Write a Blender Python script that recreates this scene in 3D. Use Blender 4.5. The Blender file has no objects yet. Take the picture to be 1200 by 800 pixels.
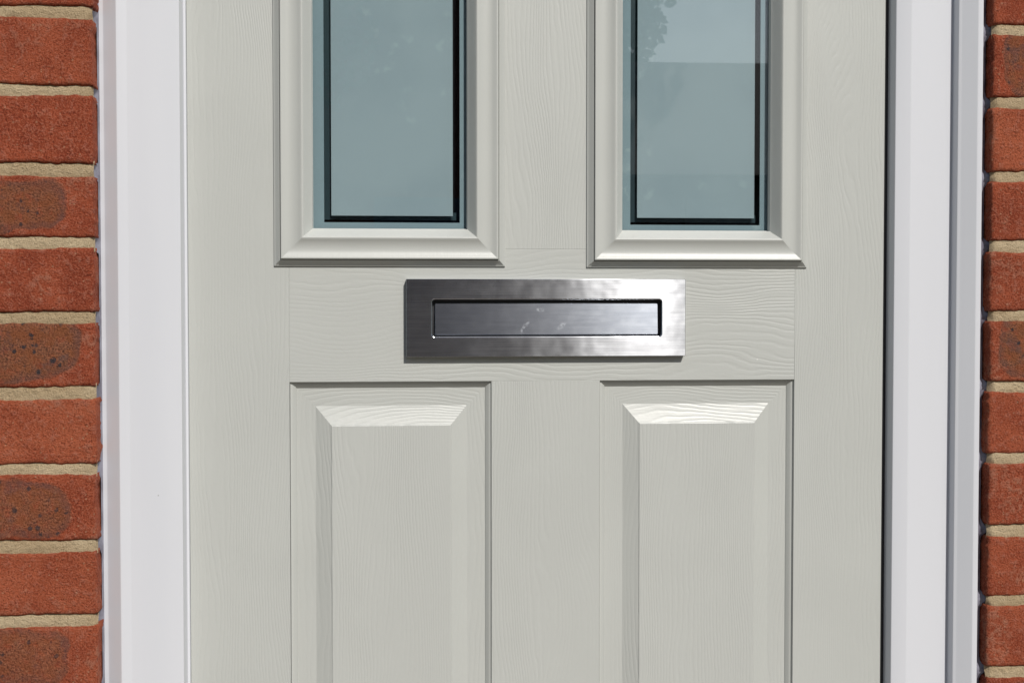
import bpy, math, random
import numpy as np
from mathutils import Vector, Matrix, noise

sc = bpy.context.scene
col = sc.collection
R = math.radians

# ------------------------------------------------------------------ camera
CZ = 1.05                                   # eye height
cam_d = bpy.data.cameras.new('camera')
cam = bpy.data.objects.new('camera', cam_d)
col.objects.link(cam)
cam.location = (0, -1.5, CZ)
cam.rotation_euler = (R(90 - 1.815), 0, R(-5.263))
cam_d.sensor_width = 36
cam_d.lens = 49.05
cam_d.clip_start = 0.05
cam_d.clip_end = 500
sc.camera = cam

# ------------------------------------------------------------------ world, sun
SUN_EL, SUN_AZ = R(39), R(18)               # azimuth to the right of the door's normal
w = bpy.data.worlds.new('World')
sc.world = w
w.use_nodes = True
nt = w.node_tree
nt.nodes.clear()
sky = nt.nodes.new('ShaderNodeTexSky')
sky.sky_type = 'NISHITA'
sky.sun_disc = False
sky.sun_elevation = SUN_EL
sky.sun_rotation = math.pi - SUN_AZ
sky.air_density = 1.0
sky.dust_density = 1.2
bg = nt.nodes.new('ShaderNodeBackground')
bg.inputs['Strength'].default_value = 0.068
ow = nt.nodes.new('ShaderNodeOutputWorld')
nt.links.new(sky.outputs[0], bg.inputs['Color'])
nt.links.new(bg.outputs[0], ow.inputs['Surface'])

sl = bpy.data.lights.new('sun', 'SUN')
sl.energy = 3.65
sl.angle = R(0.53)
sl.color = (1.0, 0.955, 0.89)
sun = bpy.data.objects.new('sun', sl)
col.objects.link(sun)
sdir = Vector((math.sin(SUN_AZ) * math.cos(SUN_EL), -math.cos(SUN_AZ) * math.cos(SUN_EL), math.sin(SUN_EL)))
sun.rotation_euler = sdir.to_track_quat('Z', 'Y').to_euler()
sun.location = sdir * 20

sc.view_settings.view_transform = 'Standard'
sc.view_settings.look = 'None'
sc.view_settings.exposure = 0
sc.view_settings.gamma = 1

# ------------------------------------------------------------------ node helpers
class NB:
    """small node-graph writer"""
    def __init__(s, name):
        s.m = bpy.data.materials.new(name)
        s.m.use_nodes = True
        s.t = s.m.node_tree
        s.t.nodes.clear()
        s.out = s.t.nodes.new('ShaderNodeOutputMaterial')
    def n(s, kind, **kw):
        nd = s.t.nodes.new(kind)
        for k, v in kw.items():
            if k.startswith('i_'):
                nd.inputs[k[2:].replace('_', ' ')].default_value = v
            else:
                setattr(nd, k, v)
        return nd
    def put(s, sock, v):
        if hasattr(v, 'is_linked'):
            s.t.links.new(v, sock)
        else:
            sock.default_value = v
    def math(s, op, a, b=None, c=None, clamp=False):
        nd = s.n('ShaderNodeMath', operation=op, use_clamp=clamp)
        for i, v in enumerate((a, b, c)):
            if v is not None:
                s.put(nd.inputs[i], v)
        return nd.outputs[0]
    def vmath(s, op, a, b=None):
        nd = s.n('ShaderNodeVectorMath', operation=op)
        s.put(nd.inputs[0], a)
        if b is not None:
            s.put(nd.inputs[1], b)
        return nd.outputs['Value'] if op in ('LENGTH', 'DISTANCE') else nd.outputs[0]
    def mixc(s, f, a, b):
        nd = s.n('ShaderNodeMix', data_type='RGBA')
        s.put(nd.inputs[0], f)
        for i, v in ((6, a), (7, b)):
            if isinstance(v, tuple) and len(v) == 3:
                v = v + (1,)
            s.put(nd.inputs[i], v)
        return nd.outputs[2]
    def noise(s, vec, scale, detail=3.0, rough=0.55, dist=0.0):
        nd = s.n('ShaderNodeTexNoise')
        s.put(nd.inputs['Vector'], vec)
        nd.inputs['Scale'].default_value = scale
        nd.inputs['Detail'].default_value = detail
        nd.inputs['Roughness'].default_value = rough
        nd.inputs['Distortion'].default_value = dist
        return nd.outputs['Fac']
    def ramp(s, v, lo, hi):
        nd = s.n('ShaderNodeMapRange', interpolation_type='SMOOTHSTEP')
        s.put(nd.inputs[0], v)
        nd.inputs[1].default_value = lo
        nd.inputs[2].default_value = hi
        return nd.outputs[0]
    def obj(s):
        return s.n('ShaderNodeTexCoord').outputs['Object']
    def xyz(s, v):
        nd = s.n('ShaderNodeSeparateXYZ')
        s.put(nd.inputs[0], v)
        return nd.outputs
    def comb(s, x, y, z):
        nd = s.n('ShaderNodeCombineXYZ')
        for i, v in enumerate((x, y, z)):
            s.put(nd.inputs[i], v)
        return nd.outputs[0]
    def bump(s, h, strength, dist, prev=None):
        nd = s.n('ShaderNodeBump')
        s.put(nd.inputs['Height'], h)
        nd.inputs['Strength'].default_value = strength
        nd.inputs['Distance'].default_value = dist
        if prev is not None:
            s.put(nd.inputs['Normal'], prev)
        return nd.outputs[0]
    def bsdf(s, color, rough, normal=None, metal=0.0, **kw):
        p = s.n('ShaderNodeBsdfPrincipled')
        if isinstance(color, tuple) and len(color) == 3:
            color = color + (1,)
        s.put(p.inputs['Base Color'], color)
        s.put(p.inputs['Roughness'], rough)
        s.put(p.inputs['Metallic'], metal)
        if normal is not None:
            s.put(p.inputs['Normal'], normal)
        for k, v in kw.items():
            s.put(p.inputs[k.replace('_', ' ')], v)
        s.t.links.new(p.outputs[0], s.out.inputs['Surface'])
        return p

def simple(name, color, rough=0.5, metal=0.0, **kw):
    b = NB(name)
    n1 = b.noise(b.obj(), 6.0, 3)
    c = b.mixc(b.ramp(n1, .3, .7), tuple(x * .93 for x in color), tuple(min(1, x * 1.05) for x in color))
    b.bsdf(c, rough, None, metal, **kw)
    return b.m

# ------------------------------------------------------------------ materials
PAINT = (0.472, 0.486, 0.464)
def paint(name, mode):
    """sage grey door skin; mode 'V' / 'H' embossed wood grain, 'P' plain moulded"""
    b = NB(name)
    o = b.n('ShaderNodeNewGeometry').outputs['Position']
    x, y, z = b.xyz(o)
    rnd = b.n('ShaderNodeObjectInfo').outputs['Random']
    if mode == 'H':
        along, across = x, z
    else:
        along, across = z, x
    off = b.math('MULTIPLY', rnd, 7.0)
    al = b.math('ADD', along, off)
    # large lazy warp gives the cathedral figure, small warp the wobble
    w1 = b.noise(b.comb(b.math('MULTIPLY', al, 5.2 if mode == 'H' else 3.6), b.math('MULTIPLY', across, 16.0 if mode == 'H' else 15.0), rnd), 1.0, 1.0, .4)
    w2 = b.noise(b.comb(b.math('MULTIPLY', al, 34.0), b.math('MULTIPLY', across, 75.0), rnd), 1.0, 2.0, .5)
    freq = 165.0 if mode == 'H' else 260.0
    ph = b.math('MULTIPLY', across, freq)
    ph = b.math('ADD', ph, b.math('MULTIPLY', w1, 14.0 if mode == 'H' else 17.0))
    ph = b.math('ADD', ph, b.math('MULTIPLY', w2, 1.1))
    tri = b.math('PINGPONG', ph, 0.5)
    groove = b.ramp(tri, 0.0, 0.34)              # 0 in a groove
    # grooves fade in and out along their length
    fade = b.noise(b.comb(b.math('MULTIPLY', al, 11.0), b.math('MULTIPLY', across, 90.0), 3.0), 1.0, 2.0, .6)
    fade = b.ramp(fade, .25, .55)
    big = b.noise(b.comb(b.math('MULTIPLY', al, 2.4), b.math('MULTIPLY', across, 7.0), 9.0), 1.0, 1.0, .5)
    fade = b.math('MULTIPLY', fade, b.math('MAXIMUM', b.ramp(big, .25, .55), .35))
    inv = b.math('SUBTRACT', 1.0, groove)
    h1 = b.math('MULTIPLY', b.math('MULTIPLY', inv, fade), -1.0)
    fine = b.noise(b.comb(b.math('MULTIPLY', al, 28.0), b.math('MULTIPLY', across, 520.0), rnd), 1.0, 2.0, .6)
    h = b.math('ADD', h1, b.math('MULTIPLY', fine, 0.33))
    grit = b.noise(o, 900.0, 2.0)
    orange = b.noise(o, 240.0, 1.0)
    tone = b.noise(o, 9.0, 2.0, .5)
    c = b.mixc(b.ramp(tone, .35, .65), tuple(v * .985 for v in PAINT), tuple(v * 1.01 for v in PAINT))
    # a few specks of dried dust
    vo = b.n('ShaderNodeTexVoronoi', feature='F1')
    b.put(vo.inputs['Vector'], o)
    vo.inputs['Scale'].default_value = 34.0
    rr = b.xyz(vo.outputs['Color'])
    sp = b.math('MULTIPLY', b.math('LESS_THAN', vo.outputs['Distance'], 0.030), b.math('GREATER_THAN', rr[0], 0.86))
    c = b.mixc(b.math('MULTIPLY', sp, .5), c, (.75, .74, .70))
    if mode == 'P':
        nm = b.bump(orange, .10, .0006)
        nm = b.bump(fine, .12, .0004, nm)
    else:
        nm = b.bump(h, 1.0, .00015 if mode == 'H' else .00015)
        nm = b.bump(orange, .10, .0005, nm)
    rough = b.math('ADD', 0.35, b.math('MULTIPLY', grit, .08))
    b.bsdf(c, rough, nm, 0.0, Specular_IOR_Level=0.5)
    return b.m

M = {}
M['paintV'] = paint('sage_paint_upright_grain', 'V')
M['paintH'] = paint('sage_paint_level_grain', 'H')
M['paintP'] = paint('sage_paint_moulded', 'P')

def upvc():
    b = NB('white_upvc')
    o = b.n('ShaderNodeNewGeometry').outputs['Position']
    t = b.noise(b.vmath('MULTIPLY', o, (14, 14, 1.4)), 1.0, 2.0)
    c = b.mixc(b.ramp(t, .3, .7), (.625, .643, .685), (.655, .67, .71))
    vo = b.n('ShaderNodeTexVoronoi', feature='F1')
    b.put(vo.inputs['Vector'], o)
    vo.inputs['Scale'].default_value = 26.0
    rr = b.xyz(vo.outputs['Color'])
    sp = b.math('MULTIPLY', b.math('LESS_THAN', vo.outputs['Distance'], 0.022), b.math('GREATER_THAN', rr[0], 0.80))
    c = b.mixc(b.math('MULTIPLY', sp, .55), c, (.22, .21, .2))
    wob = b.noise(b.vmath('MULTIPLY', o, (60, 60, 6)), 1.0, 2.0)
    nm = b.bump(wob, .12, .0006)
    b.bsdf(c, 0.28, nm, 0.0, Specular_IOR_Level=0.45)
    return b.m
M['upvc'] = upvc()
M['rubber'] = simple('black_rubber', (.030, .031, .035), .6)
M['dark_interior'] = simple('near_black_interior', (.006, .008, .010), .25)
M['teal_reflection'] = simple('teal_reflection_tint', (.022, .048, .058), .35)  # teal stands in for a reflection along the clear line

def steel():
    b = NB('brushed_steel')
    o = b.obj()
    st = b.noise(b.vmath('MULTIPLY', o, (9, 9, 1400)), 1.0, 3.0, .6)
    st2 = b.noise(b.vmath('MULTIPLY', o, (35, 35, 3200)), 1.0, 2.0, .6)
    wav = b.noise(b.vmath('MULTIPLY', o, (22, 22, 30)), 1.0, 2.0, .5)
    blot = b.noise(b.vmath('MULTIPLY', o, (26, 26, 34)), 1.0, 4.0, .6)
    xs = b.xyz(o)[0]                                     # the pressed plate is very slightly bowed
    bow = b.bump(b.math('MULTIPLY', b.math('MULTIPLY', xs, xs), -.155), 1.0, 1.0)
    nm = b.bump(wav, .48, .0013, bow)
    nm = b.bump(st, .22, .00009, nm)
    nm = b.bump(st2, .10, .00004, nm)
    c = b.mixc(b.ramp(st, .3, .7), (.31, .32, .345), (.43, .445, .47))
    rough = b.math('ADD', .235, b.math('MULTIPLY', b.ramp(blot, .35, .7), .022))
    tg = b.n('ShaderNodeTangent', direction_type='UV_MAP')
    b.bsdf(c, rough, nm, 1.0, Anisotropic=.97, Anisotropic_Rotation=0.25, Tangent=tg.outputs[0])
    return b.m
M['steel'] = steel()

def flap_steel():
    b = NB('satin_steel_flap')
    o = b.obj()
    st = b.noise(b.vmath('MULTIPLY', o, (14, 14, 1500)), 1.0, 3.0, .6)
    x, y, z = b.xyz(o)
    tot = None
    for (px, pz, a, ln, wd) in ((-.0235, -.0068, .7, .006, .0022), (.0155, -.0075, .75, .0065, .0026), (-.008, .0100, -.2, .005, .0022), (-.028, -.0125, 1.5, .004, .0012)):
        dx = b.math('SUBTRACT', x, px); dz = b.math('SUBTRACT', z, pz)
        u = b.math('ADD', b.math('MULTIPLY', dx, math.cos(a) / ln), b.math('MULTIPLY', dz, math.sin(a) / ln))
        v = b.math('ADD', b.math('MULTIPLY', dx, -math.sin(a) / wd), b.math('MULTIPLY', dz, math.cos(a) / wd))
        d = b.math('ADD', b.math('MULTIPLY', u, u), b.math('MULTIPLY', v, v))
        g = b.math('SUBTRACT', 1.0, b.ramp(d, 0.0, 1.3))
        tot = g if tot is None else b.math('MAXIMUM', tot, g)
    brk = b.ramp(b.noise(o, 420.0, 3.0), .35, .65)
    sm = b.math('MULTIPLY', tot, brk)
    cloud = b.ramp(b.noise(b.vmath('MULTIPLY', o, (60, 60, 90)), 1.0, 3.0), .35, .75)
    c = b.mixc(b.ramp(st, .3, .7), (.44, .48, .55), (.54, .58, .66))
    c = b.mixc(b.math('MULTIPLY', cloud, .12), c, (.60, .62, .64))
    met = b.math('SUBTRACT', 1.0, b.math('MULTIPLY', sm, .5))
    c = b.mixc(b.math('MULTIPLY', sm, .6), c, (.62, .64, .68))
    bow = b.bump(b.math('MULTIPLY', b.math('MULTIPLY', x, x), -.085), 1.0, 1.0)
    nm = b.bump(st, .12, .00008, bow)
    rough = b.math('ADD', .205, b.math('MULTIPLY', cloud, .01))
    tg = b.n('ShaderNodeTangent', direction_type='UV_MAP')
    b.bsdf(c, rough, nm, met, Anisotropic=.85, Anisotropic_Rotation=0.25, Tangent=tg.outputs[0])
    return b.m
M['flap'] = flap_steel()

def glass():
    b = NB('clear_glass')
    o = b.obj()
    nm = b.bump(b.noise(o, 5.0, 1.0), .05, .001)
    f = b.n('ShaderNodeFresnel')
    bf = b.n('ShaderNodeNewGeometry').outputs['Backfacing']
    # the node inverts its index on rear faces: undo that so both faces reflect alike
    b.put(f.inputs['IOR'], b.math('ADD', 1.52, b.math('MULTIPLY', bf, 1 / 1.52 - 1.52)))
    b.put(f.inputs['Normal'], nm)
    g = b.n('ShaderNodeBsdfGlossy')
    g.inputs['Roughness'].default_value = .012
    g.inputs['Color'].default_value = (1, 1, 1, 1)
    b.put(g.inputs['Normal'], nm)
    t = b.n('ShaderNodeBsdfTransparent')
    t.inputs['Color'].default_value = (.97, .98, .98, 1)
    ff = b.math('MULTIPLY', f.outputs[0], 1.8)
    mx = b.n('ShaderNodeMixShader')
    b.put(mx.inputs[0], ff)
    b.t.links.new(t.outputs[0], mx.inputs[1])
    b.t.links.new(g.outputs[0], mx.inputs[2])
    b.t.links.new(mx.outputs[0], b.out.inputs['Surface'])
    return b.m
M['glass'] = glass()

def etched(name, c0, c1):
    b = NB(name)
    o = b.n('ShaderNodeNewGeometry').outputs['Position']
    n1 = b.noise(o, 7.0, 3.0, .55)
    n2 = b.noise(o, 60.0, 4.0, .6)
    n3 = b.noise(o, 16.0, 3.0, .6)
    c = b.mixc(b.ramp(n1, .35, .65), c0, c1)
    k = b.math('MULTIPLY', b.ramp(n2, .54, .66), b.ramp(n3, .50, .62))
    c = b.mixc(b.math('MULTIPLY', k, .30), c, (.44, .55, .56))  # pale specks: faint leaf reflections painted into the etch colour
    b.bsdf(c, .65, None, 0.0, Specular_IOR_Level=.25)
    return b.m
M['etched'] = etched('acid_etched_glass', (.290, .378, .415), (.322, .412, .446))
M['etched_edge'] = etched('acid_etched_glass_border', (.235, .33, .37), (.255, .35, .385))

def brick_mat():
    b = NB('red_facing_brick')
    o = b.obj()
    info = b.n('ShaderNodeObjectInfo')
    ic = b.xyz(info.outputs['Color'])            # r kiss amount, g kiss shift, b tone
    # own offset for every brick
    off = b.vmath('MULTIPLY', b.comb(info.outputs['Random'], ic[2], info.outputs['Random']), (37.0, 11.0, 53.0))
    p = b.vmath('ADD', o, off)
    x, y, z = b.xyz(o)
    n_big = b.noise(p, 26.0, 3.0, .55)
    n_mid = b.noise(p, 120.0, 4.0, .65)
    n_fine = b.noise(p, 480.0, 5.0, .78)
    n_sand = b.noise(p, 1500.0, 2.0, .7)
    base = b.mixc(ic[2], (.42, .074, .030), (.55, .140, .062))
    dark = b.mixc(ic[2], (.29, .047, .020), (.40, .084, .035))
    c = b.mixc(b.ramp(n_big, .32, .66), dark, base)
    c = b.mixc(b.math('MULTIPLY', b.ramp(n_mid, .50, .68), .62), c, (.52, .19, .125))     # salmon bloom
    patch = b.noise(b.vmath('ADD', p, (4.0, 0, 9.0)), 21.0, 2.0, .5)
    bl = b.math('MULTIPLY', b.ramp(patch, .56, .70), b.ramp(n_mid, .42, .60))
    c = b.mixc(b.math('MULTIPLY', bl, .55), c, (.52, .23, .145))
    c = b.mixc(b.math('MULTIPLY', b.ramp(n_fine, .50, .62), .62), c, (.56, .20, .115))
    c = b.mixc(b.math('MULTIPLY', b.ramp(n_fine, .49, .38), .65), c, (.115, .020, .012))
    # pale sand grains
    vo = b.n('ShaderNodeTexVoronoi', feature='F1')
    b.put(vo.inputs['Vector'], p)
    vo.inputs['Scale'].default_value = 260.0
    vr = b.xyz(vo.outputs['Color'])
    gr = b.math('MULTIPLY', b.math('LESS_THAN', vo.outputs['Distance'], .28), b.math('GREATER_THAN', vr[0], .90))
    c = b.mixc(b.math('MULTIPLY', gr, .45), c, (.58, .33, .20))
    # kiln kiss mark: a rounded lozenge inset from the edges, brown with a purple rim
    hl = b.n('ShaderNodeAttribute', attribute_type='OBJECT', attribute_name='half_length').outputs['Fac']
    kx = b.math('SUBTRACT', b.math('ABSOLUTE', x), b.math('SUBTRACT', hl, .048))
    kx = b.math('MAXIMUM', kx, 0.0)
    kz = b.math('SUBTRACT', b.math('ABSOLUTE', b.math('SUBTRACT', z, ic[1])), .0045)
    kz = b.math('MAXIMUM', kz, 0.0)
    wob = b.math('MULTIPLY', b.math('SUBTRACT', b.noise(p, 60.0, 4.0, .65), .5), .010)
    wob = b.math('ADD', wob, b.math('MULTIPLY', b.math('SUBTRACT', b.noise(p, 17.0, 2.0), .5), .034))
    wob = b.math('SUBTRACT', wob, b.math('SUBTRACT', 1.0, info.outputs['Alpha']))
    d = b.math('ADD', b.math('SQRT', b.math('ADD', b.math('MULTIPLY', kx, kx), b.math('MULTIPLY', kz, kz))), wob)
    inside = b.math('SUBTRACT', 1.0, b.ramp(d, .0222, .0262))
    rim = b.math('MULTIPLY', b.ramp(d, .013, .022), inside)
    inside = b.math('MULTIPLY', inside, ic[0])
    rim = b.math('MULTIPLY', rim, ic[0])
    kc = b.mixc(b.ramp(n_fine, .38, .62), (.105, .047, .031), (.42, .170, .085))
    kc = b.mixc(b.math('MULTIPLY', b.ramp(b.noise(p, 70.0, 3.0), .42, .60), .6), kc, (.31, .100, .034))
    kc = b.mixc(b.math('MULTIPLY', b.ramp(b.noise(b.vmath('ADD', p, (7, 7, 7)), 38.0, 4.0, .6), .52, .66), .6), kc, (.125, .085, .085))
    kc = b.mixc(b.math('MULTIPLY', rim, .55), kc, (.175, .082, .070))
    edge = b.ramp(b.noise(b.vmath('ADD', p, (3, 1, 5)), 95.0, 4.0, .7), .30, .52)
    c = b.mixc(b.math('MULTIPLY', inside, b.math('ADD', .35, b.math('MULTIPLY', edge, .55))), c, kc)
    # blue-black burnt spots inside the mark, two sizes
    spots = None
    for scale, th, thr in ((110.0, .30, .66), (75.0, .26, .74), (42.0, .16, .70)):
        v2 = b.n('ShaderNodeTexVoronoi', feature='F1')
        wp = b.vmath('ADD', p, b.vmath('MULTIPLY', b.comb(n_mid, n_mid, n_fine), (.006, .0, .008)))
        b.put(v2.inputs['Vector'], wp)
        v2.inputs['Scale'].default_value = scale
        r2 = b.xyz(v2.outputs['Color'])
        dd = b.math('ADD', v2.outputs['Distance'], b.math('MULTIPLY', b.math('SUBTRACT', n_fine, .5), .12))
        s1 = b.math('MULTIPLY', b.math('SUBTRACT', 1.0, b.ramp(dd, th * .6, th)), b.math('GREATER_THAN', r2[0], thr))
        spots = s1 if spots is None else b.math('MAXIMUM', spots, s1)
    spots = b.math('MULTIPLY', spots, inside)
    c = b.mixc(b.math('MULTIPLY', spots, .85), c, (.030, .038, .048))
    rel = b.math('ADD', b.math('MULTIPLY', n_fine, .8), b.math('MULTIPLY', n_sand, .45))
    rel = b.math('ADD', rel, b.math('MULTIPLY', n_mid, .9))
    nm = b.bump(rel, 1.0, .0042)
    b.bsdf(c, .88, nm, 0.0, Specular_IOR_Level=.25)
    return b.m
M['brick'] = brick_mat()

def mortar_mat():
    b = NB('sand_mortar')
    o = b.n('ShaderNodeNewGeometry').outputs['Position']
    n1 = b.noise(b.vmath('MULTIPLY', o, (12, 12, 40)), 1.0, 3.0)
    n2 = b.noise(o, 700.0, 4.0, .75)
    n3 = b.noise(o, 150.0, 3.0, .6)
    c = b.mixc(b.ramp(n1, .3, .7), (.54, .405, .245), (.68, .54, .35))
    c = b.mixc(b.math('MULTIPLY', b.ramp(n2, .52, .75), .5), c, (.74, .62, .44))
    c = b.mixc(b.math('MULTIPLY', b.ramp(n2, .47, .33), .7), c, (.25, .17, .09))
    c = b.mixc(b.math('MULTIPLY', b.ramp(n3, .60, .75), .3), c, (.32, .26, .16))
    h = b.math('ADD', n2, b.math('MULTIPLY', n3, 1.2))
    nm = b.bump(h, 1.0, .0034)
    b.bsdf(c, .92, nm, 0.0, Specular_IOR_Level=.2)
    return b.m
M['mortar'] = mortar_mat()

def sealant_mat():
    b = NB('grey_sealant')
    o = b.n('ShaderNodeNewGeometry').outputs['Position']
    n1 = b.noise(o, 45.0, 3.0)
    n2 = b.noise(o, 300.0, 2.0)
    c = b.mixc(b.ramp(n1, .35, .65), (.13, .12, .16), (.27, .27, .33))
    nm = b.bump(b.math('ADD', n1, b.math('MULTIPLY', n2, .4)), .5, .002)
    b.bsdf(c, .32, nm, 0.0, Specular_IOR_Level=.5)
    return b.m
M['sealant'] = sealant_mat()

# ------------------------------------------------------------------ object helpers
def link(name, me, parent=None, mats=()):
    for m in mats:
        me.materials.append(M[m] if isinstance(m, str) else m)
    o = bpy.data.objects.new(name, me)
    col.objects.link(o)
    if parent is not None:
        o.parent = parent
    return o

def mesh(name, verts, faces, midx=None, smooth=False):
    me = bpy.data.meshes.new(name)
    me.from_pydata([tuple(map(float, v)) for v in verts], [], faces)
    if midx:
        me.polygons.foreach_set('material_index', midx)
    if smooth:
        me.polygons.foreach_set('use_smooth', [True] * len(me.polygons))
    me.update()
    return me

def thing(name, label, cat, loc=(0, 0, 0), group=None):
    o = bpy.data.objects.new(name, None)
    col.objects.link(o)
    o.location = loc
    o['label'] = label
    o['category'] = cat
    if group:
        o['group'] = group
    bpy.context.view_layer.update()
    return o

def box_data(x0, x1, y0, y1, z0, z1, ch=0.0):
    """box whose -Y face carries a small chamfer ch"""
    if ch <= 0:
        v = [(x0, y0, z0), (x1, y0, z0), (x1, y0, z1), (x0, y0, z1), (x0, y1, z0), (x1, y1, z0), (x1, y1, z1), (x0, y1, z1)]
        f = [(0, 1, 2, 3), (5, 4, 7, 6), (4, 0, 3, 7), (1, 5, 6, 2), (3, 2, 6, 7), (4, 5, 1, 0)]
        return v, f
    v = [(x0 + ch, y0, z0 + ch), (x1 - ch, y0, z0 + ch), (x1 - ch, y0, z1 - ch), (x0 + ch, y0, z1 - ch)]
    v += [(x0, y0 + ch, z0), (x1, y0 + ch, z0), (x1, y0 + ch, z1), (x0, y0 + ch, z1)]
    v += [(x0, y1, z0), (x1, y1, z0), (x1, y1, z1), (x0, y1, z1)]
    f = [(0, 1, 2, 3)]
    for a in (0, 4):
        for k in range(4):
            k2 = (k + 1) % 4
            f.append((a + 4 + k, a + 4 + k2, a + k2, a + k))
    f.append((11, 10, 9, 8))
    return v, f

def box(name, x0, x1, y0, y1, z0, z1, mat, parent=None, ch=0.0):
    v, f = box_data(x0, x1, y0, y1, z0, z1, ch)
    return link(name, mesh(name, v, f), parent, [mat])

def chaikin(pts, n=2):
    for _ in range(n):
        q = [pts[0]]
        for a, b in zip(pts[:-1], pts[1:]):
            q.append(tuple(a[i] * .75 + b[i] * .25 for i in range(len(a))))
            q.append(tuple(a[i] * .25 + b[i] * .75 for i in range(len(a))))
        q.append(pts[-1])
        pts = q
    return pts

def ring(name, rect, prof, parent, mats=('paintP', 'paintP'), smooth=True):
    """mitred frame: rect=(x0,x1,z0,z1); prof = (ux, uz, y): ux/uz move the rectangle outward, y is depth.
    each of the four sides gets its own vertices so the mitres stay crisp"""
    x0, x1, z0, z1 = rect
    V, F, MI = [], [], []
    corners = lambda ux, uz: [(x0 - ux, z0 - uz), (x1 + ux, z0 - uz), (x1 + ux, z1 + uz), (x0 - ux, z1 + uz)]
    for s in range(4):
        base = len(V)
        for (ux, uz, y) in prof:
            c = corners(ux, uz)
            a, b = c[s], c[(s + 1) % 4]
            V += [(a[0], y, a[1]), (b[0], y, b[1])]
        for i in range(len(prof) - 1):
            q = base + 2 * i
            F.append((q, q + 2, q + 3, q + 1))
            MI.append(0 if s in (1, 3) else 1)
    return link(name, mesh(name, V, F, MI, smooth), parent, mats)

def split_smooth(prof, ang=28):
    """duplicate profile points at sharp bends is not needed: smoothing by angle instead"""
    return prof

def set_angle(o, deg):
    o.data.polygons.foreach_set('use_smooth', [True] * len(o.data.polygons))
    me = o.data
    import bmesh
    bm = bmesh.new()
    bm.from_mesh(me)
    bmesh.ops.recalc_face_normals(bm, faces=bm.faces) if False else None
    for e in bm.edges:
        if len(e.link_faces) == 2 and e.calc_face_angle(0) > R(deg):
            e.smooth = False
    bm.to_mesh(me)
    bm.free()

# ------------------------------------------------------------------ ground
def sheet(name, x0, x1, y0, y1, z, mat):
    o = link(name, mesh(name, [(x0, y0, z), (x1, y0, z), (x1, y1, z), (x0, y1, z)], [(0, 1, 2, 3)]), None, [mat])
    o['kind'] = 'structure'
    return o
def rough_mat(name, c0, c1, sc1, sc2, bump=.3):
    b = NB(name)
    o = b.n('ShaderNodeNewGeometry').outputs['Position']
    a = b.noise(o, sc1, 4.0)
    d = b.noise(o, sc2, 3.0, .7)
    c = b.mixc(b.ramp(a, .3, .7), c0, c1)
    c = b.mixc(b.math('MULTIPLY', d, .4), c, tuple(v * .6 for v in c0))
    b.bsdf(c, .85, b.bump(d, bump, .01))
    return b.m
sheet('ground', -120, 120, -200, 40, -.004, rough_mat('lawn', (.045, .075, .022), (.075, .105, .035), .8, 60))
sheet('path', -1.2, 1.6, -5.0, 0.2, 0.0, rough_mat('paving', (.19, .16, .13), (.25, .21, .17), 1.3, 90))
sheet('road', -60, 60, -9.2, -5.0, 0.0, rough_mat('asphalt', (.045, .045, .048), (.06, .06, .062), 1.0, 120))
sheet('driveway', 2.6, 6.6, -14.0, -9.2, 0.0, rough_mat('block_paving', (.16, .12, .10), (.22, .17, .14), 1.2, 60))

# ------------------------------------------------------------------ brick wall
WY = -.049                                  # face of the brickwork
JL, JR = -.2924, .6526                      # the two brick jambs of the opening
HEAD = 2.14
joints = [.2868, .2091, .1297, .0553, -.0209, -.0969, -.1748, -.2532, -.3297]
joints = [j + CZ for j in joints]
while joints[0] < 2.33:
    joints.insert(0, joints[0] + .0772)
while joints[-1] > 0.08:
    joints.append(joints[-1] - .0772)
joints.append(joints[-1] - .0772)
BEDH = .0122

wall = thing('brick_wall', 'red brick house wall with sandy mortar either side of the pale door', 'wall', (0, 0, 0))
rng = random.Random(5)

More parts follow.
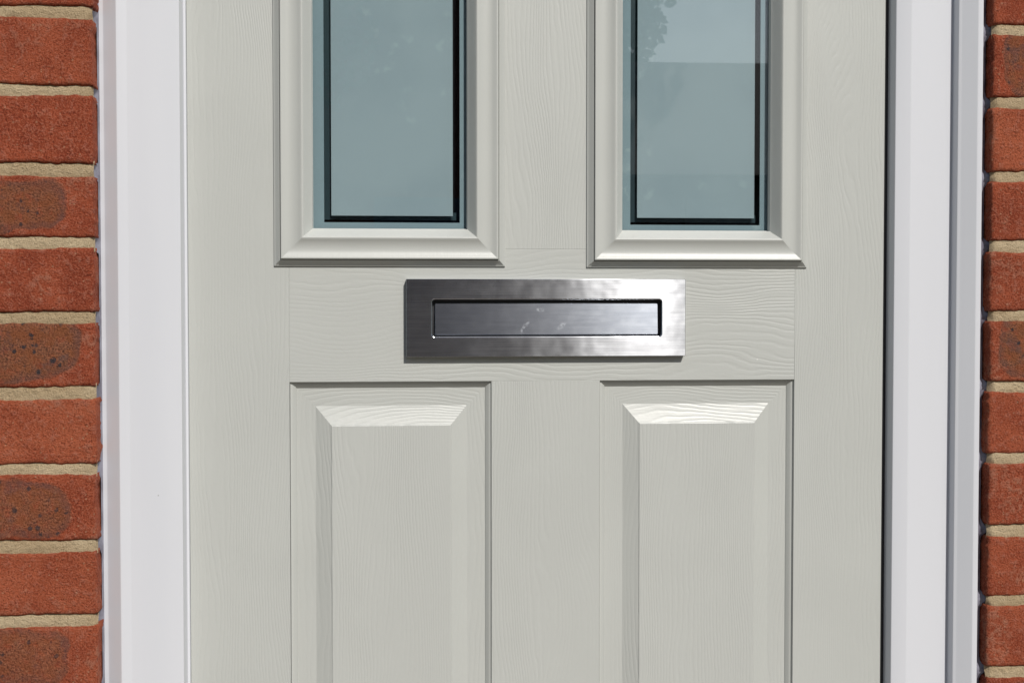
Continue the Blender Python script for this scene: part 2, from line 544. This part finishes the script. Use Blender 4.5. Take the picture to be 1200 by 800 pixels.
def brick_mesh(L, H, seed, nx, nz, depth=.10):
    """one brick: lumpy front with worn arrises, straight body behind"""
    V, F = [], []
    so = Vector((seed * 7.3, seed * 3.1, seed * 5.7))
    def edge_n(t, k):
        return noise.noise(Vector((t * 22, k * 9.0, 0)) + so) * .0015 + noise.noise(Vector((t * 120, k * 5.0, 3)) + so) * .0011 + noise.noise(Vector((t * 400, k * 5.0, 3)) + so) * .0005
    for j in range(nz + 1):
        for i in range(nx + 1):
            u, v = i / nx, j / nz
            # denser rows near the edges
            uu = .5 - .5 * math.cos(math.pi * u) if False else u
            x = (uu - .5) * L
            z = (v - .5) * H
            wx = (2 * uu - 1)
            wz = (2 * v - 1)
            x += edge_n(z + 3, 1 if wx > 0 else 2) * abs(wx) ** 6
            z += edge_n(x, 3 if wz > 0 else 4) * abs(wz) ** 4
            ex = L / 2 - abs((uu - .5) * L)
            ez = H / 2 - abs((v - .5) * H)
            e = min(ex, ez)
            r = .0030 + .0022 * noise.noise(Vector((x * 30, z * 30, 4)) + so)
            y = 0
            if e < r:
                y = r - math.sqrt(max(0, r * r - (r - e) ** 2))
            if ex < r and ez < r:
                y += .0006
            y += noise.noise(Vector((x * 14, z * 14, 1)) + so) * .0007
            y += noise.noise(Vector((x * 90, z * 90, 2)) + so) * .0004 + noise.noise(Vector((x * 260, z * 260, 2)) + so) * .00028
            V.append((x, y, z))
    W_ = nx + 1
    for j in range(nz):
        for i in range(nx):
            a = j * W_ + i
            F.append((a, a + 1, a + W_ + 1, a + W_))
    loop = [i for i in range(W_)] + [j * W_ + nx for j in range(1, nz + 1)] + [nz * W_ + i for i in range(nx - 1, -1, -1)] + [j * W_ for j in range(nz - 1, 0, -1)]
    b0 = len(V)
    for k in loop:
        V.append((V[k][0] * .998, depth * .25, V[k][2] * .997))
    b1 = len(V)
    for k in loop:
        V.append((V[k][0] * .998, depth, V[k][2] * .997))
    n = len(loop)
    for k in range(n):
        k2 = (k + 1) % n
        F.append((loop[k2], loop[k], b0 + k, b0 + k2))
        F.append((b0 + k2, b0 + k, b1 + k, b1 + k2))
    me = mesh('brick', V, F, None, True)
    me.materials.append(M['brick'])
    return me

SL, HL, BH = .2215, .1065, .0655
stretchers = [brick_mesh(SL, BH, 1 + k, 110, 34) for k in range(4)]
headers = [brick_mesh(HL, BH, 11 + k, 56, 34) for k in range(4)]

def add_brick(x, z, kind, h, kiss=0.0, shift=0.0, tone=.5, k=0, grow=0.0):
    me = (stretchers if kind == 's' else headers)[k % 4]
    o = bpy.data.objects.new('brick', me)
    col.objects.link(o)
    o.parent = wall
    o.location = (x, WY + rng.uniform(-.0006, .0008), z)
    o.scale = (-1 if False else 1, 1, h / BH)
    o.rotation_euler = (0, rng.uniform(-.003, .003), rng.uniform(-.003, .003))
    o.color = (kiss, shift, tone, 1 - grow)
    o['half_length'] = (SL if kind == 's' else HL) / 2
    return o

# marks seen in the photograph, counted from the top course in view
vis_left = {0: (0, 0, .25), 1: (0, 0, .60), 2: (0, 0, .35), 3: (.9, -.001, .5, -.001), 4: (0, 0, .45), 5: (1, .010, .5, .010), 6: (0, 0, .95), 7: (.85, 0, .6, .001), 8: (0, 0, .85), 9: (.75, .002, .6, -.002)}
vis_right = {0: (0, 0, .45), 1: (.9, 0, .35, .013), 2: (0, 0, .95), 3: (0, 0, .55), 4: (0, 0, .6), 5: (1, .008, .75, .016), 6: (0, 0, .7), 7: (0, 0, .5), 8: (0, 0, .6), 9: (0, 0, .7)}
top_i = min(range(len(joints)), key=lambda i: abs(joints[i] - (.2868 + CZ)))
for i in range(len(joints) - 1):
    zt, zb = joints[i], joints[i + 1]
    zc, h = (zt + zb) / 2, (zt - zb) - BEDH + .0006
    c = i - top_i + 1                       # 0 = the course cut by the picture's top edge... 1 below it
    above = zb > HEAD
    odd = (c % 2 == 0)
    if above:
        x = -1.20 + (.116 if odd else 0)
        while x < 1.50:
            add_brick(x + SL / 2, zc, 's', h, float(rng.random() < .25), 0, rng.uniform(.2, .8), k=rng.randrange(4))
            x += SL + .0103
        continue
    for side, J, vis in ((-1, JL, vis_left), (1, JR, vis_right)):
        d = 0.0
        first = True
        while d < .80:
            kind = 'h' if (first and odd) else 's'
            L = HL if kind == 'h' else SL
            xc = J + side * (d + L / 2) + (rng.uniform(-.0007, .0007))
            if first and c in vis:
                ki, sh, tn, gw = (vis[c] + (0,))[:4]
            else:
                ki, sh, tn, gw = float(rng.random() < .3) * rng.uniform(.5, 1), rng.uniform(-.003, .006), rng.uniform(.2, .95), rng.uniform(-.004, .008)
            add_brick(xc, zc + rng.uniform(-.0006, .0006), kind, h + rng.uniform(-.0008, .0008), ki, sh, tn, rng.randrange(4), gw)
            d += L + .0103
            first = False

# mortar: one struck bed joint per course and side, lumpy
def bed(x0, x1, z, seed, endside):
    n = max(8, int((x1 - x0) / .0016)); m = 10
    V, F = [], []
    for j in range(m + 1):
        v = j / m
        for i in range(n + 1):
            x = x0 + (x1 - x0) * i / n
            zz = z + (v - .5) * .0180
            y = WY + .0040 - .0012 * (1 - (2 * v - 1) ** 2) - .0010 * (1 - v)
            y += noise.noise(Vector((x * 30, zz * 60, seed))) * .0008 + noise.noise(Vector((x * 160, zz * 200, seed))) * .00055 + noise.noise(Vector((x * 420, zz * 420, seed))) * .00025
            e = (x1 - x) if endside > 0 else (x - x0)
            rr = .0045 + .0025 * noise.noise(Vector((seed, zz * 90, 0)))
            if e < rr:
                y += (rr - e) ** 1.3 * 7
            V.append((x, y, zz))
    for j in range(m):
        for i in range(n):
            a = j * (n + 1) + i
            F.append((a, a + 1, a + n + 2, a + n + 1))
    return link('mortar_joint', mesh('mortar_joint', V, F, None, True), wall, ['mortar'])
for i, z in enumerate(joints[:-1]):
    if z > HEAD:
        bed(-1.15, 1.5, z, i * 3.7, 1)
    else:
        bed(-1.10, JL - .0005, z, i * 3.7, 1)
        bed(JR + .0005, 1.46, z, i * 3.7 + 1, -1)
box('wall_core', -1.15, JL - .007, WY + .0055, .22, 0, HEAD, 'mortar', wall)
box('wall_core', JR + .007, 1.50, WY + .0055, .22, 0, HEAD, 'mortar', wall)
box('wall_core', -1.15, 1.50, WY + .0055, .22, HEAD + .001, 2.40, 'mortar', wall)

# ------------------------------------------------------------------ door frame
frame = thing('door_frame', 'white plastic door frame set between the brick jambs around the pale door', 'door frame', (0, 0, 0))
def extrude_z(name, prof, z0, z1, mat, parent, rounds=1, n=1, deg=20):
    p = prof
    V, F = [], []
    for k in range(n + 1):
        z = z0 + (z1 - z0) * k / n
        V += [(a, b, z) for a, b in p]
    m = len(p)
    for k in range(n):
        for i in range(m - 1):
            a = k * m + i
            F.append((a, a + 1, a + m + 1, a + m))
    o = link(name, mesh(name, V, F, None, True), parent, [mat])
    set_angle(o, deg)
    return o
def rnd(pts, r=.0008):
    """round every corner of a polyline with a small arc"""
    out = [pts[0]]
    for a, b, c in zip(pts[:-2], pts[1:-1], pts[2:]):
        A, B, C_ = Vector(a), Vector(b), Vector(c)
        ra = min(r, (A - B).length * .45); rc = min(r, (C_ - B).length * .45)
        p0 = B + (A - B).normalized() * ra
        p2 = B + (C_ - B).normalized() * rc
        for t in (0, .25, .5, .75, 1):
            q = p0 * (1 - t) ** 2 + B * 2 * t * (1 - t) + p2 * t * t
            out.append((q.x, q.y))
    out.append(pts[-1])
    return out
left_prof = [(-.2912, .06), (-.2912, -.0165), (-.2862, -.0172), (-.2711, -.0285), (-.2608, -.0262), (-.2500, -.0260), (-.2078, -.0260), (-.2066, -.0050), (-.2041, -.0045), (-.2041, .06)]
right_prof = [(.5538, .06), (.5538, -.003), (.5564, -.0125), (.5723, -.0160), (.6190, -.0160), (.6204, -.0280), (.6235, -.0295), (.6375, -.0392), (.6431, -.0396), (.6440, -.0360), (.6440, .06)]
left_prof = [(a - .0013, b) for a, b in left_prof]
right_prof = [(a + .0018, b) for a, b in right_prof]
extrude_z('jamb', rnd(left_prof), .03, 2.02, 'upvc', frame, deg=40)
extrude_z('jamb', rnd(right_prof), .03, 2.02, 'upvc', frame, deg=40)
box('head_jamb', -.2925, .6458, -.026, .06, 2.0205, HEAD - .002, 'upvc', frame, ch=.002)
box('threshold', -.2925, .6458, -.040, .08, .002, .0295, simple('grey_sill', (.35, .36, .37), .4, .6), frame, ch=.002)
extrude_z('gasket', rnd([(.5510, .030), (.5512, .006), (.5533, .0035), (.5554, .004), (.5555, .03)], .001), .031, 2.02, 'rubber', frame)

def sealant(side):
    n = 420
    V, F = [], []
    z0, z1 = .03, 2.10
    m = 7
    for k in range(n + 1):
        z = z0 + (z1 - z0) * k / n
        dj = min(abs(z - j) for j in joints)
        q = max(0.0, 1 - (dj / .0085) ** 2)                 # smears over the joint ends
        nn = noise.noise(Vector((z * 25, side, 0))) * .0012 + noise.noise(Vector((z * 110, side, 2))) * .0009
        if side < 0:
            a = (-.2918, -.0165); b_ = (-.2923 - q * (.0068 + nn), -.0250 - q * .0165)
        else:
            a = (.6448, -.0360); b_ = (.6514 + q * (.0040 + nn), -.0300 - q * .0085)
        for i in range(m):
            t = i / (m - 1)
            x = a[0] + (b_[0] - a[0]) * t
            y = a[1] + (b_[1] - a[1]) * t - math.sin(math.pi * t) * (.0010 + nn * .8)
            if side > 0:
                y += math.sin(math.pi * t) * .0028
            V.append((x, y, z))
    for k in range(n):
        for i in range(m - 1):
            a = k * m + i
            F.append((a, a + 1, a + m + 1, a + m))
    return link('sealant_bead', mesh('sealant_bead', V, F, None, True), frame, ['sealant'])
sealant(-1); sealant(1)

# ------------------------------------------------------------------ door
door = thing('front_door', 'pale sage grey wood-grain front door with two tall windows and two raised panels', 'door', (.172, 0, 0))
door.location = (0, 0, 0)
DX0, DX1, DZ0, DZ1 = -.2052, .5506, .034, 2.016
RX0, RX1 = -.0999, .4504                    # rail ends = inner edges of the stiles
BACK = .044
ct = .00035
box('stile', DX0, RX0, 0, BACK, DZ0, DZ1, 'paintV', door, ct)
box('stile', RX1, DX1, 0, BACK, DZ0, DZ1, 'paintV', door, ct)
PT = CZ - .0905                              # top of the lower panels
RT = CZ + .0518                              # top of the lock rail
PB = .26
WT = 1.86
box('lock_rail', RX0, RX1, 0, BACK, PT, RT, 'paintH', door, ct)
box('bottom_rail', RX0, RX1, 0, BACK, DZ0, PB, 'paintH', door, ct)
box('top_rail', RX0, RX1, 0, BACK, WT + .02, DZ1, 'paintH', door, ct)
WL = (-.0745, .0895, CZ + .0737, WT)         # glass daylight size
WR = (.2600, .4220, CZ + .0731, WT)
box('mullion', WL[1] + .0380, WR[0] - .0395, 0, BACK, RT, WT + .02, 'paintV', door, ct)
PL = (-.0994, .1159); PR = (.2342, .4499)
box('mullion', PL[1], PR[0], 0, BACK, PB, PT, 'paintV', door, ct)

# window mouldings: (distance outward from the glass, height above the door skin) in mm
wp = [(0, -10), (.6, -9.6), (.9, -3.5), (1.6, -3.2), (9.0, 10.6), (10.4, 12.0), (11.8, 11.8), (16, 9.6), (21, 8.4), (26, 8.6), (29.5, 10.0), (31.5, 10.9), (32.9, 10.9), (33.3, 10.2), (33.5, 6.4), (33.9, 6.2), (34.1, 7.9), (34.6, 7.6), (39.4, 2.6), (40.3, 2.3), (41.0, 1.7), (41.2, -1.0)]
wpc = []
for i, p in enumerate(wp):
    wpc.append(p)
def curve_prof(p):
    q = chaikin(p, 2)
    return q
prof = [(u / 1000, u / 1000, -h / 1000) for u, h in curve_prof(wp)]

def glazing(rect, lines, tag, label_c):
    f = ring('window_moulding', rect, prof, door)
    f['label'] = label_c
    set_angle(f, 24)
    x0, x1, z0, z1 = rect
    lx0, lx1, lx2, lx3, lz0, lz1 = lines      # clear line: outer/inner left, inner/outer right, outer/inner bottom
    zt = z1 - (lz0 - z0)
    ztt = z1 - (lz1 - z0)
    g = box('glass_pane', x0 - .004, x1 + .004, .0098, .0128, z0 - .004, z1 + .004, 'glass', f)
    box('etched_panel', lx1, lx2, .0146, .0156, lz1, ztt, 'etched', f)
    ey0, ey1 = .0146, .0156
    # border strips, butted at the corners
    V, F = [], []
    for (a, b_, c, d) in ((x0 - .004, lx0, z0 - .004, z1 + .004), (lx3, x1 + .004, z0 - .004, z1 + .004), (lx0, lx3, z0 - .004, lz0), (lx0, lx3, zt, z1 + .004)):
        v, ff = box_data(a, b_, ey0, ey1, c, d)
        k = len(V)
        V += v
        F += [tuple(i + k for i in q) for q in ff]
    link('etched_border', mesh('etched_border', V, F), f, ['etched_edge'])
    box('dark_interior_sheet', x0 - .006, x1 + .006, .0300, .0330, z0 - .006, z1 + .006, 'dark_interior', f)  # near-black colour stands in for the unlit interior behind the clear line
    # added teal strips: a reflection in the clear line, put in as colour
    box('teal_reflection_strip', lx0 - .004, lx1 + .001, .0200, .0210, lz0 + .003, zt, 'teal_reflection', f)
    box('teal_reflection_strip', lx1 + .001, lx3 - .0035, .0200, .0210, lz0 + .0030, lz1 + .004, 'teal_reflection', f)
    return f
# (the etched layers sit 15 mm behind the door skin: positions are widened for that depth)
kk = 1.5146 / 1.512
glazing(WL, (-.0630 * kk, -.0553 * kk, .0750 * kk, .0825 * kk, CZ + .0803 * kk, CZ + .0875 * kk), 'L', 'tall etched window left of centre above the letter plate')
glazing(WR, (.2692 * kk, .2768 * kk, .4075 * kk, .4137 * kk, CZ + .0792 * kk, CZ + .0868 * kk), 'R', 'tall etched window right of centre reflecting a roof line')

# raised lower panels
def panel(px, label):
    x0, x1 = px
    z0, z1 = PB, PT
    mo = [(0, 0, .0), (-.0003, -.0003, .0022), (-.0007, -.0007, .0026), (-.0016, -.0016, .0028), (-.0032, -.0032, .0040), (-.0052, -.0052, .0062), (-.0057, -.0057, .0066), (-.0061, -.0061, .0074), (-.0066, -.0066, .0080)]
    pl_prof = [(-.0066, -.0066, .0080), (-.0262, -.0262, .0080), (-.0268, -.0268, .00785), (-.0430, -.0460, .0012), (-.0436, -.0466, .0004), (-.0444, -.0474, .0)]
    f = ring('raised_panel', (x0, x1, z0, z1), pl_prof, door, ('paintV', 'paintH'), smooth=False)
    f['label'] = label
    set_angle(f, 6)
    k = .0444; kz = .0474
    box('panel_centre', x0 + k, x1 - k, 0.0, BACK, z0 + kz, z1 - kz, 'paintV', f)
    mm = ring('panel_moulding', (x0, x1, z0, z1), mo, f, ('paintP', 'paintP'))
    set_angle(mm, 30)
    return f
panel(PL, 'raised lower panel left of centre')
panel(PR, 'raised lower panel right of centre with a glossy highlight on its top slope')
box('door_core', DX0 + .002, DX1 - .002, BACK + .0005, BACK + .004, DZ0, DZ1, 'dark_interior', door)

# ------------------------------------------------------------------ letter plate
LX0, LX1, LZ0, LZ1 = .0241, .3266, CZ - .0637, CZ + .0194
OX0, OX1, OZ0, OZ1 = .0518, .2999, CZ - .0420, CZ - .0026
def rrect(x0, x1, z0, z1, r, n=6):
    pts = []
    for cx, cz, a0 in ((x1 - r, z0 + r, -90), (x1 - r, z1 - r, 0), (x0 + r, z1 - r, 90), (x0 + r, z0 + r, 180)):
        for k in range(n + 1):
            a = R(a0 + 90 * k / n)
            pts.append((cx + r * math.cos(a), cz + r * math.sin(a)))
    return pts
def plate():
    cx, cz = (LX0 + LX1) / 2, (LZ0 + LZ1) / 2
    loops = []
    T = -.0092
    def L(x0, x1, z0, z1, r, y, d):
        return [(px - cx, y, pz - cz) for px, pz in rrect(x0 + d, x1 - d, z0 + d, z1 - d, max(.0002, r))]
    loops.append(L(LX0, LX1, LZ0, LZ1, .0007, 0.0, 0))
    loops.append(L(LX0, LX1, LZ0, LZ1, .0007, T + .0007, 0))
    loops.append(L(LX0, LX1, LZ0, LZ1, .0006, T + .0002, .0002))
    loops.append(L(LX0, LX1, LZ0, LZ1, .0005, T, .0005))
    loops.append(L(OX0, OX1, OZ0, OZ1, .0040, T, -.0012))
    loops.append(L(OX0, OX1, OZ0, OZ1, .0034, T + .00045, -.0003))
    loops.append(L(OX0, OX1, OZ0, OZ1, .0030, T + .0011, 0))
    loops.append(L(OX0, OX1, OZ0, OZ1, .0030, -.0004, 0))
    V, F = [], []
    n = len(loops[0])
    for l in loops:
        V += l
    for k in range(len(loops) - 1):
        for i in range(n):
            j = (i + 1) % n
            F.append((k * n + i, k * n + j, (k + 1) * n + j, (k + 1) * n + i))
    me = mesh('letter_plate', V, F, None, True)
    uv = me.uv_layers.new(name='UVMap')
    for lp in me.loops:
        c = me.vertices[lp.vertex_index].co
        uv.data[lp.index].uv = (c.x * 3 + c.y * .5, c.z * 3 + c.y * .5)
    o = link('letter_plate', me, door, ['steel'])
    o.location = (cx, 0, cz)
    o['label'] = 'brushed steel letter plate across the middle of the door'
    set_angle(o, 12)
    # flap, hinged at the top, leaning so that its lower edge stands forward
    fx0, fx1, fz0, fz1 = .0549 - cx, .2969 - cx, CZ - .0404 - cz, CZ - .0066 - cz
    loops = []
    h = (fz1 - fz0) / 2
    for y, d, r in ((.002, 0, .0012), (-.0006, 0, .0012), (-.0011, .0005, .0012)):
        loops.append([(a, y, b_) for a, b_ in rrect(fx0 + d, fx1 - d, -h + d, h - d, r, 4)])
    V, F = [], []
    n = len(loops[0])
    for l in loops:
        V += l
    for k in range(2):
        for i in range(n):
            j = (i + 1) % n
            F.append((k * n + i, k * n + j, (k + 1) * n + j, (k + 1) * n + i))
    F.append(tuple(range(2 * n, 3 * n)))
    me = mesh('flap', V, F, None, True)
    uv = me.uv_layers.new(name='UVMap')
    for lp in me.loops:
        c = me.vertices[lp.vertex_index].co
        uv.data[lp.index].uv = (c.x * 3, c.z * 3)
    fl = link('flap', me, o, ['flap'])
    for v in me.vertices:
        v.co.x -= (fx0 + fx1) / 2
    fl.location = ((fx0 + fx1) / 2, -.0042, (fz0 + fz1) / 2)
    fl.rotation_euler = (R(-3.8), 0, 0)
    set_angle(fl, 30)
    box('letter_slot', OX0 - .001 - cx, OX1 + .001 - cx, -.0005, -.0002, OZ0 - .001 - cz, OZ1 + .001 - cz, 'rubber', o)
plate()

# ------------------------------------------------------------------ across the street (seen only as reflections)
def house(name, label, x0, x1, y, depth, eave, ridge, wallc, roofc, wins, doors, cat='house'):
    t = thing(name, label, cat, ((x0 + x1) / 2, y, 0))
    cx = (x0 + x1) / 2
    wm = rough_mat(name + '_wall', wallc, tuple(v * 1.25 for v in wallc), 3.0, 40)
    rm = rough_mat(name + '_roof', roofc, tuple(v * 1.2 for v in roofc), 3.0, 30)
    hx = (x1 - x0) / 2
    box('wall', -hx, hx, -depth, 0, 0, eave, wm, t)
    V = [(-hx - .3, .35, eave - .1), (hx + .3, .35, eave - .1), (hx + .3, -depth / 2, ridge), (-hx - .3, -depth / 2, ridge), (-hx - .3, -depth - .35, eave - .1), (hx + .3, -depth - .35, eave - .1)]
    F = [(1, 0, 3, 2), (2, 3, 4, 5), (0, 4, 3), (1, 2, 5), (0, 1, 5, 4)]
    link('roof', mesh('roof', V, F), t, [rm])
    wf = simple(name + '_window_white', (.75, .75, .75), .4)
    wg = simple(name + '_window_glass', (.03, .035, .04), .1)
    for (a, b_, c, d) in wins:
        f = box('window', a - .06 - cx, b_ + .06 - cx, .001, .05, c - .06, d + .06, wf, t)
        box('pane', a - cx, b_ - cx, .051, .055, c, d, wg, f)
    for (a, b_, c, d, colr) in doors:
        box('door', a - cx, b_ - cx, .001, .04, c, d, simple(name + '_door', colr, .5), t)
    return t
house('house', 'two storey red brick house across the street, mirrored dark in the left glass', -9.5, 2.2, -14.0, 7.0, 5.0, 7.6,
      (.15, .045, .028), (.045, .036, .034), [(-7.6, -5.9, 1.0, 2.2), (-7.6, -5.9, 3.3, 4.4), (-3.4, -1.6, 1.0, 2.2), (-3.4, -1.6, 3.3, 4.4)],
      [(-.1, .9, .1, 2.15, (.05, .07, .12))])
house('garage', 'low brick garage whose ridge line is mirrored in the right window glass', 2.7, 9.2, -14.0, 5.6, 2.5, 4.16,
      (.085, .055, .045), (.075, .062, .058), [], [(3.4, 5.7, .05, 2.15, (.10, .09, .085)), (6.2, 8.5, .05, 2.15, (.10, .09, .085))], cat='garage')

def tree(label, loc, seed, k_):
    t = thing('tree', label, 'tree', loc)
    V, F = [], []
    r_ = random.Random(seed)
    def limb(p, q, ra, rb):
        p, q = Vector(p), Vector(q)
        d = (q - p).normalized()
        a = d.orthogonal().normalized(); b_ = d.cross(a)
        k = len(V)
        for (c, rr) in ((p, ra), (q, rb)):
            for i in range(7):
                an = 2 * math.pi * i / 7
                V.append(tuple(c + a * rr * math.cos(an) + b_ * rr * math.sin(an)))
        for i in range(7):
            j = (i + 1) % 7
            F.append((k + i, k + j, k + 7 + j, k + 7 + i))
    limb((0, 0, 0), (0, 0, 3), .22, .16)
    cs = []
    for i in range(9):
        an = i * 2.4
        q = (math.cos(an) * (.7 + .12 * i), math.sin(an) * (.7 + .12 * i), 4.2 + .28 * i)
        limb((0, 0, 2.4 + .25 * i), q, .09, .03)
        cs.append((q, .95))
    limb((0, 0, 3), (0, 0, 7), .16, .04)
    cs.append(((0, 0, 7), .9)); cs.append(((-1.2, .3, 5.4), 1.0))
    link('trunk', mesh('trunk', V, F), t, [rough_mat('bark', (.08, .06, .045), (.12, .09, .07), 5, 60)])
    V, F = [], []
    for (c, rad) in cs:
        for _ in range(900):
            d = Vector((r_.gauss(0, 1), r_.gauss(0, 1), r_.gauss(0, .8)))
            d = d.normalized() * rad * r_.random() ** .5
            p = Vector(c) + d
            a = Vector((r_.gauss(0, 1), r_.gauss(0, 1), r_.gauss(0, 1))).normalized() * .085
            b_ = a.orthogonal().normalized() * .055
            k = len(V)
            V += [tuple(p - a), tuple(p + b_), tuple(p + a), tuple(p - b_)]
            F.append((k, k + 1, k + 2, k + 3))
    link('crown', mesh('crown', V, F), t, [rough_mat('leaves', (.035, .07, .02), (.07, .12, .035), 2, 20)])
    t.scale = (k_, k_, k_)
tree('leafy tree behind the garage, mirrored at the top of the right window', (2.6, -20.5, 0), 3, 1.0)
tree('broad leafy tree before the brick house, mirrored in the left window', (-1.4, -11.6, 0), 8, .82)
